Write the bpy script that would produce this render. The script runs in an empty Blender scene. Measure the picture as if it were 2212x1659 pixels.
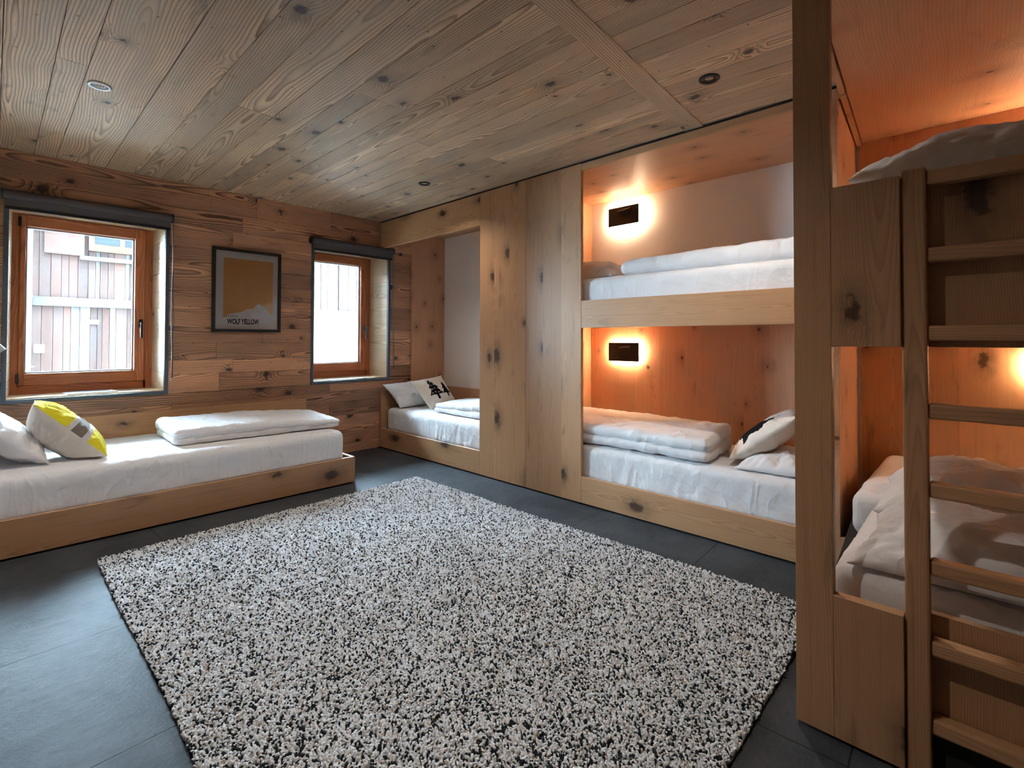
import bpy, bmesh, math, random
import numpy as np
from mathutils import Vector, Matrix, noise as mnoise
random.seed(7)
rng = np.random.default_rng(7)
D = bpy.data
COL = bpy.context.scene.collection
SC = bpy.context.scene

def lin(r, g, b):
    f = lambda c: (c / 12.92) if c <= .04045 else ((c + .055) / 1.055) ** 2.4
    return (f(r / 255), f(g / 255), f(b / 255), 1)

# ------------------------------------------------------------------ nodes
class T:
    """small expression helper for a node tree"""
    def __init__(s, name):
        s.mat = D.materials.new(name); s.mat.use_nodes = True
        s.nt = s.mat.node_tree; s.nt.nodes.clear()
        s.out = s.nt.nodes.new('ShaderNodeOutputMaterial')
    def put(s, sock, v):
        if isinstance(v, bpy.types.NodeSocket): s.nt.links.new(v, sock)
        else: sock.default_value = v
    def m(s, op, a, b=0.0, c=0.0, clamp=False):
        n = s.nt.nodes.new('ShaderNodeMath'); n.operation = op; n.use_clamp = clamp
        s.put(n.inputs[0], a); s.put(n.inputs[1], b); s.put(n.inputs[2], c)
        return n.outputs[0]
    def add(s, a, b): return s.m('ADD', a, b)
    def sub(s, a, b): return s.m('SUBTRACT', a, b)
    def mul(s, a, b): return s.m('MULTIPLY', a, b)
    def vec(s, x=0.0, y=0.0, z=0.0):
        n = s.nt.nodes.new('ShaderNodeCombineXYZ')
        for i, v in enumerate((x, y, z)): s.put(n.inputs[i], v)
        return n.outputs[0]
    def sep(s, v):
        n = s.nt.nodes.new('ShaderNodeSeparateXYZ'); s.put(n.inputs[0], v); return n.outputs
    def attr(s, name):
        n = s.nt.nodes.new('ShaderNodeAttribute'); n.attribute_name = name; return n.outputs['Vector']
    def obj(s):
        return s.nt.nodes.new('ShaderNodeTexCoord').outputs['Object']
    def pos(s):
        return s.nt.nodes.new('ShaderNodeNewGeometry').outputs['Position']
    def noise(s, v, scale=1.0, detail=2.0, rough=.5, dist=0.0):
        n = s.nt.nodes.new('ShaderNodeTexNoise'); s.put(n.inputs['Vector'], v)
        n.inputs['Scale'].default_value = scale; n.inputs['Detail'].default_value = detail
        n.inputs['Roughness'].default_value = rough; n.inputs['Distortion'].default_value = dist
        return n.outputs[0]
    def voro(s, v, scale=1.0, dim='2D'):
        n = s.nt.nodes.new('ShaderNodeTexVoronoi'); n.voronoi_dimensions = dim
        s.put(n.inputs['Vector'], v); n.inputs['Scale'].default_value = scale
        return n.outputs['Distance'], n.outputs['Color'], n.outputs['Position']
    def ramp(s, v, a, b, smooth=True):
        n = s.nt.nodes.new('ShaderNodeMapRange'); n.interpolation_type = 'SMOOTHSTEP' if smooth else 'LINEAR'
        s.put(n.inputs[0], v); n.inputs[1].default_value = a; n.inputs[2].default_value = b
        n.inputs[3].default_value = 0; n.inputs[4].default_value = 1
        return n.outputs[0]
    def mix(s, f, a, b, mode='MIX'):
        n = s.nt.nodes.new('ShaderNodeMix'); n.data_type = 'RGBA'; n.blend_type = mode
        s.put(n.inputs[0], f); s.put(n.inputs[6], a); s.put(n.inputs[7], b)
        return n.outputs[2]
    def bump(s, h, strength=.3, dist=.005):
        n = s.nt.nodes.new('ShaderNodeBump'); s.put(n.inputs['Height'], h)
        n.inputs['Strength'].default_value = strength; n.inputs['Distance'].default_value = dist
        return n.outputs[0]
    def bsdf(s, color, rough=.5, normal=None, metal=0.0, spec=.5, sheen=0.0):
        n = s.nt.nodes.new('ShaderNodeBsdfPrincipled')
        s.put(n.inputs['Base Color'], color); s.put(n.inputs['Roughness'], rough)
        n.inputs['Metallic'].default_value = metal; n.inputs['Specular IOR Level'].default_value = spec
        n.inputs['Sheen Weight'].default_value = sheen
        if normal is not None: s.put(n.inputs['Normal'], normal)
        s.nt.links.new(n.outputs[0], s.out.inputs[0]); return n

def wood(name, light, dark, knot, freq=95, ring_amt=.55, knots=3.0, keep=.3, kr=.018, gray=None, gray_amt=0.0,
         nails=False, rough=.55, bump=.25, tint=.25, knot_amt=.9, flame=0.0, warp=1.0, vmul=1.0, kel=.8, stain=.3):
    t = T(name)
    u, v, w = t.sep(t.attr('wc')); r1, r2, r3 = t.sep(t.attr('rnd'))
    su = t.mul(r1, 37.0); sv = t.mul(r2, 23.0)
    U = t.add(u, su); V = t.add(v, sv)
    # knots: scattered, round, pulling the rings round them
    kj = t.mul(t.sub(t.noise(t.vec(U, V), 22, 2), .5), kr * 1.6)
    kd, kc, kp = t.voro(t.vec(t.add(t.mul(U, kel), kj), t.add(V, kj)), knots)
    kcr, kcg, kcb = t.sep(kc)
    d = t.m('DIVIDE', kd, knots)
    on = t.m('GREATER_THAN', kcr, 1 - keep)
    size = t.add(.5, kcg)
    dn = t.m('DIVIDE', d, size)
    wobble = t.mul(t.sub(t.noise(t.vec(U, V), 60, 2), .5), kr * .7)
    core = t.mul(on, t.sub(1.0, t.ramp(t.add(dn, wobble), kr * .45, kr)))
    halo = t.mul(on, t.m('POWER', t.sub(1.0, t.ramp(dn, 0.0, .11)), 2.0))
    # rings of a slab cut off centre from a slowly wandering trunk
    n1 = t.sub(t.noise(t.vec(t.mul(U, .55), sv, .3), 1, 2), .5)
    n2 = t.sub(t.noise(t.vec(t.mul(U, .7), sv, 7.3), 1, 2), .5)
    v0 = t.add(t.mul(t.sub(r1, .5), .22), t.mul(n1, .22 * warp))
    w0 = t.add(t.add(.01, t.mul(r2, .07)), t.mul(n2, .17 * warp))
    rr = t.m('SQRT', t.add(t.m('POWER', t.mul(t.sub(v, v0), vmul), 2.0), t.m('POWER', t.add(w, w0), 2.0)))
    wig = t.sub(t.noise(t.vec(t.mul(U, 2.2), t.mul(V, 9.0), w), 1, 3), .5)
    ph = t.add(t.add(t.mul(rr, freq), t.mul(halo, 3.2)), t.mul(wig, 1.3))
    fr = t.m('FRACT', ph)
    ring = t.mul(t.m('POWER', fr, 2.2), t.sub(1.0, t.ramp(fr, .86, 1.0)))
    ring = t.mul(ring, t.add(.65, t.mul(t.noise(t.vec(t.mul(U, 1.5), t.mul(V, 6.0)), 1, 2), 1.2)))
    fib = t.noise(t.vec(t.mul(U, 5.0), t.mul(V, 260.0), t.mul(w, 260.0)), 1, 2, .6)
    fib2 = t.noise(t.vec(t.mul(U, 1.6), t.mul(V, 60.0), t.mul(w, 60.0)), 1, 2, .6)
    c = t.mix(t.m('MULTIPLY', ring, ring_amt, clamp=True), light, dark)
    c = t.mix(t.mul(t.sub(1.0, fib), .35), c, dark)
    c = t.mix(t.mul(t.ramp(fib2, .5, .8), .3), c, dark)
    if flame:
        fl = t.noise(t.vec(t.mul(U, 2.6), t.mul(V, 11.0), 3.1), 1, 3, .6, .6)
        c = t.mix(t.mul(t.ramp(fl, .58, .82), flame), c, knot)
    if gray is not None:
        g = t.noise(t.vec(t.mul(U, 1.1), t.mul(V, 5.0), 1.7), 1, 3, .6)
        c = t.mix(t.mul(t.ramp(g, .38, .72), gray_amt), c, gray)
        sm = t.noise(t.vec(t.mul(U, 3.0), t.mul(V, 9.0), 5.7), 1, 3, .6)
        c = t.mix(t.mul(t.ramp(sm, .6, .78), gray_amt * .7), c, knot)
    c = t.mix(t.m('MULTIPLY', t.mul(halo, stain), t.add(.55, fib2), clamp=True), c, knot)
    c = t.mix(t.mul(core, knot_amt), c, knot)
    if nails:
        nd, nc, _ = t.voro(t.vec(t.add(U, 3.3), V), 5.0)
        nr, ng, nb = t.sep(nc)
        hole = t.mul(t.m('GREATER_THAN', nr, .55), t.sub(1.0, t.ramp(t.m('DIVIDE', nd, 5.0), .003, .0055)))
        c = t.mix(t.mul(hole, .92), c, (.012, .01, .008, 1))
    val = t.add(1 - tint, t.mul(r3, 2 * tint))
    c = t.mix(1.0, c, t.vec(val, val, val), 'MULTIPLY')
    h = t.add(t.mul(ring, -.6), t.mul(fib, .4))
    t.bsdf(c, rough, t.bump(h, bump, .002), spec=.4)
    return t.mat

def plain(name, rgb, rough=.5, metal=0.0, spec=.5, var=.0, scale=30, bump=0.0):
    t = T(name); c = lin(*rgb); nrm = None
    n = t.noise(t.obj(), scale, 3)
    if var: c = t.mix(t.mul(n, var), c, (c[0] * .5, c[1] * .5, c[2] * .5, 1))
    if bump: nrm = t.bump(n, bump, .002)
    t.bsdf(c, rough, nrm, metal, spec); return t.mat

def cloth(name, rgb, wr=.35, weave=900):
    t = T(name); p = t.obj(); c = lin(*rgb)
    n = t.noise(p, 7, 2, .5, .8); pv = t.nt.nodes.new('ShaderNodeVectorMath'); pv.operation = 'MULTIPLY'; t.put(pv.inputs[0], p); pv.inputs[1].default_value = (1.3, .9, .28)
    n2 = t.noise(pv.outputs[0], 6.5, 2, .5, .5)
    ridge = t.m('POWER', t.sub(1.0, t.m('ABSOLUTE', t.sub(t.mul(n2, 2.0), 1.0))), 7.0)
    f = t.noise(p, weave, 1)
    n4 = t.noise(p, 19, 2, .5, 1.0)
    h = t.add(t.add(t.add(t.mul(n, .6), t.mul(n4, .16)), t.mul(ridge, .2)), t.mul(f, .012))
    t.bsdf(c, .85, t.bump(h, wr, .03), spec=.15, sheen=.1)
    return t.mat

def emit(name, col, strength):
    t = T(name); e = t.nt.nodes.new('ShaderNodeEmission')
    e.inputs[0].default_value = col; e.inputs[1].default_value = strength
    t.nt.links.new(e.outputs[0], t.out.inputs[0]); return t.mat

def glass(name, fac=.07, tint=(1, 1, 1, 1)):
    t = T(name)
    tr = t.nt.nodes.new('ShaderNodeBsdfTransparent'); tr.inputs[0].default_value = tint
    gl = t.nt.nodes.new('ShaderNodeBsdfGlossy'); gl.inputs['Roughness'].default_value = .02
    fr = t.nt.nodes.new('ShaderNodeFresnel'); fr.inputs[0].default_value = 1.45
    mx = t.nt.nodes.new('ShaderNodeMixShader')
    t.nt.links.new(t.m('MULTIPLY', fr.outputs[0], fac * 14, clamp=True), mx.inputs[0])
    t.nt.links.new(tr.outputs[0], mx.inputs[1]); t.nt.links.new(gl.outputs[0], mx.inputs[2])
    t.nt.links.new(mx.outputs[0], t.out.inputs[0]); return t.mat

M = {}
M['ceil'] = wood('reclaimed ceiling boards', lin(238, 206, 170), lin(130, 98, 72), lin(60, 51, 46), freq=78, ring_amt=.95,
                 knots=3.2, keep=.42, kr=.024, gray=lin(166, 148, 128), gray_amt=.62, nails=True, tint=.22, bump=.5, stain=.35)
M['wall'] = wood('reclaimed wall boards', lin(234, 174, 134), lin(92, 55, 38), lin(46, 34, 30), freq=78, ring_amt=1.0,
                 knots=3.8, keep=.45, kr=.024, gray=lin(126, 100, 82), gray_amt=.6, nails=True, tint=.34, bump=.5, stain=.45)
M['reveal'] = wood('pale reveal boards', lin(238, 214, 182), lin(176, 138, 102), lin(96, 72, 54), freq=85, ring_amt=.9,
                   knots=4.0, keep=.4, kr=.016, nails=True, tint=.12)
M['oak'] = wood('knotty oak', lin(198, 153, 112), lin(134, 94, 66), lin(54, 36, 28), freq=165, ring_amt=.46, knots=2.8, keep=.46,
                kr=.030, tint=.13, flame=.5, rough=.42, bump=.12, knot_amt=.8, warp=.8, kel=.55, stain=.55)
M['oakin'] = wood('red oak lining', lin(212, 160, 122), lin(166, 112, 80), lin(84, 50, 36), freq=165, ring_amt=.36, knots=4.2, keep=.45,
                  kr=.012, tint=.07, flame=.42, rough=.46, bump=.08, warp=.8, stain=.35)
M['larch'] = wood('larch window wood', lin(200, 124, 80), lin(140, 72, 42), lin(96, 46, 28), freq=85, ring_amt=.8, knots=2.5, keep=.15,
                  kr=.012, tint=.08, rough=.4)
M['plaster'] = plain('white plaster', (240, 230, 224), .9, var=.04, bump=.05)
M['white'] = cloth('white cotton', (226, 225, 226), .55)
M['duvet'] = cloth('white duvet cotton', (228, 227, 228), .62)
M['beige'] = cloth('beige cotton', (214, 204, 192), .3)
M['yellow'] = cloth('yellow wool felt', (222, 208, 42), .2, 200)
M['greywool'] = cloth('brown grey wool', (120, 108, 98), .35, 120)
M['palewool'] = cloth('pale grey wool', (200, 197, 194), .2, 200)
M['blackfelt'] = plain('black felt', (22, 23, 26), .95, spec=.1)
M['cream'] = cloth('cream cotton', (226, 214, 200), .3)
M['black'] = plain('black metal', (26, 25, 25), .45, .0, .5)
M['silver'] = plain('brushed silver', (196, 198, 202), .35, .7)
M['steel'] = plain('grey steel profile', (84, 92, 100), .45, .3, var=.1)
M['blind'] = plain('charcoal blind fabric', (96, 90, 92), .9, spec=.1, var=.15, scale=300)
M['glass'] = glass('window glass', .07)
M['pglass'] = glass('picture glass', .07)
M['lens'] = plain('lamp lens', (225, 225, 225), .2)
M['paper'] = plain('white card', (242, 236, 234), .8)
M['orange'] = plain('orange print', (248, 184, 112), .75)
M['ink'] = plain('black ink', (30, 26, 28), .8)
M['glow'] = emit('warm lamp strip', (1.0, .70, .42, 1), 85.0)
M['glow_white'] = emit('soft warm lamp strip', (1.0, .74, .47, 1), 44.0)
M['book'] = plain('pale blue booklet cover', (150, 196, 222), .5, var=.2, scale=12)
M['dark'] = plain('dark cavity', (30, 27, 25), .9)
M['bsteel'] = plain('galvanised pipe', (84, 90, 94), .45, .2)
M['barn1'] = wood('barn board', lin(72, 48, 39), lin(48, 31, 26), lin(30, 22, 19), freq=110, ring_amt=.6, knots=3, keep=.3,
                  gray=lin(64, 59, 57), gray_amt=.6, tint=.4)
M['barn2'] = wood('pale barn batten', lin(88, 85, 82), lin(70, 66, 62), lin(54, 45, 41), freq=110, ring_amt=.4, tint=.15)
M['barnbeam'] = wood('barn beam', lin(68, 62, 60), lin(52, 46, 44), lin(32, 29, 27), freq=110, ring_amt=.5, tint=.1)
M['barnorange'] = wood('barn window wood', lin(78, 58, 40), lin(62, 44, 28), lin(40, 27, 20), freq=110, ring_amt=.4, tint=.1)
M['render'] = plain('white render', (116, 118, 117), .9, var=.1, scale=4, bump=.1)
M['pane_far'] = plain('dull far window', (36, 43, 48), .25)
M['gravel'] = plain('pale gravel', (170, 168, 160), .95, var=.4, scale=40, bump=.3)

def slate():
    t = T('slate floor tiles')
    x, y, z = t.sep(t.pos())
    ca, sa = math.cos(.05), math.sin(.05)
    X = t.add(t.mul(x, ca), t.mul(y, sa)); Y = t.sub(t.mul(y, ca), t.mul(x, sa))
    row = t.m('FLOOR', t.m('DIVIDE', t.sub(Y, 1.005), .8))
    fy = t.m('FRACT', t.m('DIVIDE', t.sub(Y, 1.005), .8))
    fx = t.m('FRACT', t.add(t.m('DIVIDE', t.sub(X, .89), .8), t.mul(row, 0.0)))
    dy = t.mul(t.m('MINIMUM', fy, t.sub(1.0, fy)), .8); dx = t.mul(t.m('MINIMUM', fx, t.sub(1.0, fx)), .8)
    seam = t.sub(1.0, t.ramp(t.m('MINIMUM', dx, dy), .0016, .0034))
    p = t.vec(x, y, z)
    n = t.noise(p, 3.0, 5, .6, .5); n2 = t.noise(t.vec(t.mul(x, 14.0), t.mul(y, 40.0), 0.0), 1, 4, .65, .6)
    c = t.mix(t.ramp(n, .3, .7), lin(48, 52, 56), lin(68, 72, 76))
    n3 = t.noise(t.vec(t.mul(x, 55.0), t.mul(y, 110.0), 0.0), 1, 3, .7, .8)
    c = t.mix(t.mul(t.ramp(n2, .5, .75), .6), c, lin(48, 50, 53))
    c = t.mix(t.mul(t.ramp(n3, .5, .75), .45), c, lin(82, 86, 90))
    c = t.mix(t.mul(seam, .85), c, lin(30, 30, 32))
    h = t.add(t.add(t.add(t.mul(n, .5), t.mul(n2, .5)), t.mul(n3, .5)), t.mul(seam, -.6))
    t.bsdf(c, t.add(t.add(.34, t.mul(n2, .2)), t.mul(n3, .16)), t.bump(h, .7, .004), spec=.2)
    return t.mat
M['slate'] = slate()

def pile():
    t = T('speckled wool pile')
    r1, r2, r3 = t.sep(t.attr('rnd'))
    c = t.mix(t.ramp(r2, 0, 1, False), lin(202, 203, 206), lin(226, 227, 229))
    c = t.mix(t.m('GREATER_THAN', r3, .86), c, lin(188, 178, 168))
    c = t.mix(t.m('LESS_THAN', r1, .30), c, lin(38, 42, 46))
    t.bsdf(c, .95, spec=.1); return t.mat
M['pile'] = pile()
M['rugback'] = plain('rug backing', (120, 116, 112), .95)

# ------------------------------------------------------------------ mesh helpers
class MB:
    """collects shapes, builds ONE mesh object; each box carries grain coordinates"""
    def __init__(s): s.v = []; s.f = []; s.wc = []; s.r = []; s.mi = []; s.sm = []
    def raw(s, vs, fs, wc=None, rnd=None, mi=0, smooth=False):
        o = len(s.v); s.v += [tuple(p) for p in vs]
        s.f += [tuple(o + i for i in q) for q in fs]
        s.wc += [tuple(p) for p in (wc if wc is not None else vs)]
        rnd = rnd or (random.random(), random.random(), random.random())
        s.r += [rnd] * len(vs); s.mi += [mi] * len(fs); s.sm += [smooth] * len(fs); return s
    def box(s, mn, mx, grain=None, bev=.0015, rnd=None, mi=0, mat=None, taper=None):
        mn = Vector(mn); mx = Vector(mx); d = mx - mn; c = (mn + mx) / 2
        if grain is None: grain = max(range(3), key=lambda i: d[i])
        rest = sorted([i for i in range(3) if i != grain], key=lambda i: -d[i])
        bm = bmesh.new(); bmesh.ops.create_cube(bm, size=1)
        for q in bm.verts: q.co = Vector((q.co.x * d.x, q.co.y * d.y, q.co.z * d.z))
        b = min(bev, min(d) * .4)
        if b > 0: bmesh.ops.bevel(bm, geom=list(bm.edges), offset=b, segments=1 if b < .004 else 2, affect='EDGES', profile=.5)
        bm.verts.index_update()
        vs = [q.co + c for q in bm.verts]
        wc = [(q.co[grain], q.co[rest[0]], q.co[rest[1]]) for q in bm.verts]
        fs = [[q.index for q in f.verts] for f in bm.faces]; bm.free()
        if mat is not None: vs = [mat @ p for p in vs]
        return s.raw(vs, fs, wc, rnd, mi)
    def cyl(s, a, b, r, n=20, r2=None, mi=0, cap=True):
        a = Vector(a); b = Vector(b); ax = (b - a).normalized(); r2 = r if r2 is None else r2
        x = ax.orthogonal().normalized(); y = ax.cross(x)
        L = (b - a).length
        vs = []; wc = []
        for k, (p, rr) in enumerate(((a, r), (b, r2))):
            for i in range(n):
                t = 2 * math.pi * i / n
                vs.append(p + rr * (math.cos(t) * x + math.sin(t) * y)); wc.append((k * L, rr * math.cos(t), rr * math.sin(t)))
        fs = [(i, (i + 1) % n, n + (i + 1) % n, n + i) for i in range(n)]
        s.raw(vs, fs, wc, mi=mi, smooth=True)
        if cap: s.raw(vs, [tuple(range(n - 1, -1, -1)), tuple(range(n, 2 * n))], wc, mi=mi)
        return s
    def tube(s, pts, r, n=8, mi=0):
        for p, q in zip(pts[:-1], pts[1:]): s.cyl(p, q, r, n, mi=mi)
        return s
    def lathe(s, prof, c, n=32, mi=0):
        vs = []; m = len(prof)
        for i in range(n):
            t = 2 * math.pi * i / n
            vs += [(c[0] + r * math.cos(t), c[1] + r * math.sin(t), c[2] + z) for r, z in prof]
        fs = [(i * m + j, ((i + 1) % n) * m + j, ((i + 1) % n) * m + j + 1, i * m + j + 1) for i in range(n) for j in range(m - 1)]
        return s.raw(vs, fs, mi=mi, smooth=True)
    def prism(s, poly, y0, y1, mi=0):
        """polygon given as (x, z), extruded along y"""
        n = len(poly)
        vs = [(x, y0, z) for x, z in poly] + [(x, y1, z) for x, z in poly]
        fs = [tuple(range(n)), tuple(range(2 * n - 1, n - 1, -1))] + [(i, i + n, (i + 1) % n + n, (i + 1) % n) for i in range(n)]
        return s.raw(vs, fs, mi=mi)
    def build(s, name, mats, parent=None, origin=None):
        if not isinstance(mats, (list, tuple)): mats = [mats]
        org = Vector(origin) if origin is not None else Vector((0, 0, 0))
        world = parent['_org'] if parent is not None and '_org' in parent else (0, 0, 0)
        me = D.meshes.new(name)
        off = org if parent is None else Vector(world)
        me.from_pydata([tuple(Vector(p) - off) for p in s.v], [], s.f)
        a = me.attributes.new('wc', 'FLOAT_VECTOR', 'POINT'); a.data.foreach_set('vector', np.array(s.wc, 'f').ravel())
        a = me.attributes.new('rnd', 'FLOAT_VECTOR', 'POINT'); a.data.foreach_set('vector', np.array(s.r, 'f').ravel())
        for m in mats: me.materials.append(M[m] if isinstance(m, str) else m)
        me.polygons.foreach_set('material_index', s.mi); me.polygons.foreach_set('use_smooth', s.sm)
        bm = bmesh.new(); bm.from_mesh(me); bmesh.ops.recalc_face_normals(bm, faces=bm.faces); bm.to_mesh(me); bm.free()
        me.update()
        o = D.objects.new(name, me); COL.objects.link(o)
        if parent is None: o.location = off; o['_org'] = tuple(off)
        else: o.parent = parent; o['_org'] = tuple(world)
        return o

def tag(o, label, cat, group=None):
    o['label'] = label; o['category'] = cat
    if group: o['group'] = group
    return o
def struct(o, label=None, cat=None):
    o['kind'] = 'structure'
    if label: o['label'] = label
    if cat: o['category'] = cat
    return o
def thing(name, loc, label=None, cat=None, group=None):
    o = D.objects.new(name, None); COL.objects.link(o); o.location = loc; o['_org'] = tuple(loc)
    o.empty_display_size = .1
    if label: tag(o, label, cat, group)
    return o
def copy_tree(o, parent=None, dloc=None):
    c = o.copy(); COL.objects.link(c)
    if parent is not None: c.parent = parent
    if dloc is not None: c.location = Vector(o.location) + Vector(dloc)
    for ch in [q for q in D.objects if q.parent == o]: copy_tree(ch, c)
    return c
def B(name, mn, mx, mat, parent=None, **k):
    return MB().box(mn, mx, **k).build(name, mat, parent)

def fbm(p, s, o=3):
    return mnoise.fractal(Vector(p) * s, 1.0, 2.0, o)

# ------------------------------------------------------------------ room constants
YW, XF, XB, XN, H = 4.885, 2.977, 3.87, 1.757, 2.515
XL = -.20                      # left wall beside the bed
LW = [(0.04, 1.0), (2.198, 3.106)]        # outer edges of the window surrounds
ZS0, ZS1 = .745, 2.165

# ------------------------------------------------------------------ floor
f = MB(); f.box((-1.7, -1.8, -.12), (4.0, 5.3, 0.0), bev=0)
struct(f.build('floor', 'slate'), 'dark slate tiled floor with thin grout lines', 'floor')

# ------------------------------------------------------------------ ceiling boards
c = MB()
c.box((-1.7, -1.8, H + .03), (4.0, 5.3, H + .12), bev=0, mi=1)
xs = [-1.7, -1.5, -1.28, -1.1, -.9, -.72, -.55, -.36, -.2, .012, .185, .302, .58, .78, .935, 1.13, 1.30, 1.43, 1.62, 1.75, 1.92, 2.04, 2.19, 2.33, 2.46, 2.63, 2.76, 2.90, 3.1, 3.3, 3.5, 3.7, 3.88]
strip_y = lambda x: 1.06 + .0605 * (x - 0)
for a, b in zip(xs[:-1], xs[1:]):
    y0 = strip_y((a + b) / 2) + .045; y1 = YW + .02
    cuts = [y0]
    if b - a < .2 and random.random() < .7: cuts.append(random.uniform(2.2, 4.2))
    cuts.append(y1)
    for p, q in zip(cuts[:-1], cuts[1:]):
        c.box((a + .0012, p + .001, H - random.uniform(0, .0012)), (b - .0012, q - .001, H + .03), grain=1, bev=.0012)
rot = Matrix.Translation((1.5, strip_y(1.5) - .0, 0)) @ Matrix.Rotation(.06, 4, 'Z') @ Matrix.Translation((-1.5, -strip_y(1.5), 0))
xx = -1.9
while xx < 4.1:
    wd = random.uniform(.11, .2)
    c.box((xx + .001, -1.9, H - random.uniform(0, .001)), (xx + wd - .001, strip_y(1.5) + .01, H + .028), grain=1, bev=.0012, mat=rot)
    xx += wd
struct(c.build('ceiling', ['ceil', 'dark']), 'ceiling of weathered reclaimed wood boards', 'ceiling')
c = MB(); c.box((-1.7, strip_y(1.5) - .005, H - .006), (3.0, strip_y(1.5) + .115, H + .02), grain=0, bev=.003, mat=rot)
struct(c.build('trim_1', 'ceil'), 'wide wooden cover board crossing the ceiling', 'ceiling trim')

# ------------------------------------------------------------------ far wall (window wall) of horizontal boards
w = MB()
zs = [0.0, .10, .25, .40, .545, .655, ZS0, .90, 1.02, 1.165, 1.30, 1.43, 1.56, 1.69, 1.83, 1.98, ZS1, 2.32, H]
for i, (a, b) in enumerate(zip(zs[:-1], zs[1:])):
    if a >= ZS0 - .001 and b <= ZS1 + .001: spans = [(XL, LW[0][0] + .005), (LW[0][1] - .005, LW[1][0] + .005), (LW[1][1] - .005, XB)]
    else: spans = [(XL, XB)]
    for p, q in spans:
        cuts = [p]
        if i == len(zs) - 2: cuts.append(1.68)
        elif q - p > 1.15 and random.random() < .75: cuts.append(random.uniform(p + .3, q - .3))
        if q - p > 3: cuts = sorted(set(cuts + ([2.4] if i % 2 else [])))
        cuts.append(q)
        for s0, s1 in zip(cuts[:-1], cuts[1:]):
            dy = random.uniform(-.0015, .0015)
            w.box((s0 + .0008, YW + dy, a + .0008), (s1 - .0008, YW + .022, b - .0008), grain=0, bev=.0014)
Y2 = 5.31
for mn, mx in (((XL - .1, YW + .022, 0), (XB + .1, Y2, ZS0)), ((XL - .1, YW + .022, ZS1), (XB + .1, Y2, H + .1)),
               ((XL - .1, YW + .022, ZS0), (.04, Y2, ZS1)), ((1.0, YW + .022, ZS0), (2.2, Y2, ZS1)), ((3.105, YW + .022, ZS0), (XB + .1, Y2, ZS1))):
    w.box(mn, mx, bev=0, mi=1)
struct(w.build('wall_far', ['wall', 'dark']), 'window wall clad in dark reclaimed horizontal boards', 'wall')

# other walls
struct(B('wall_right', (XB, -1.8, 0), (XB + .1, YW + .02, H + .1), 'plaster', bev=0), 'white plaster wall behind the bunk beds', 'wall')
struct(B('wall_left', (XL - .1, 2.7, 0), (XL, Y2, H + .1), 'plaster', bev=0), 'plaster wall at the head of the single bed', 'wall')
w = MB(); w.box((-1.7, 2.6, 0), (XL, 2.7, H + .1), bev=0); 
w.box((-1.8, -1.8, 0), (-1.7, 2.7, H + .1), bev=0)
struct(w.build('wall_outer', 'plaster'), 'plaster walls of the entrance corner', 'wall')
struct(B('wall_near', (-1.8, -1.9, 0), (XB + .1, -1.8, H + .1), 'plaster', bev=0), 'plaster wall behind the viewer', 'wall')

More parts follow.
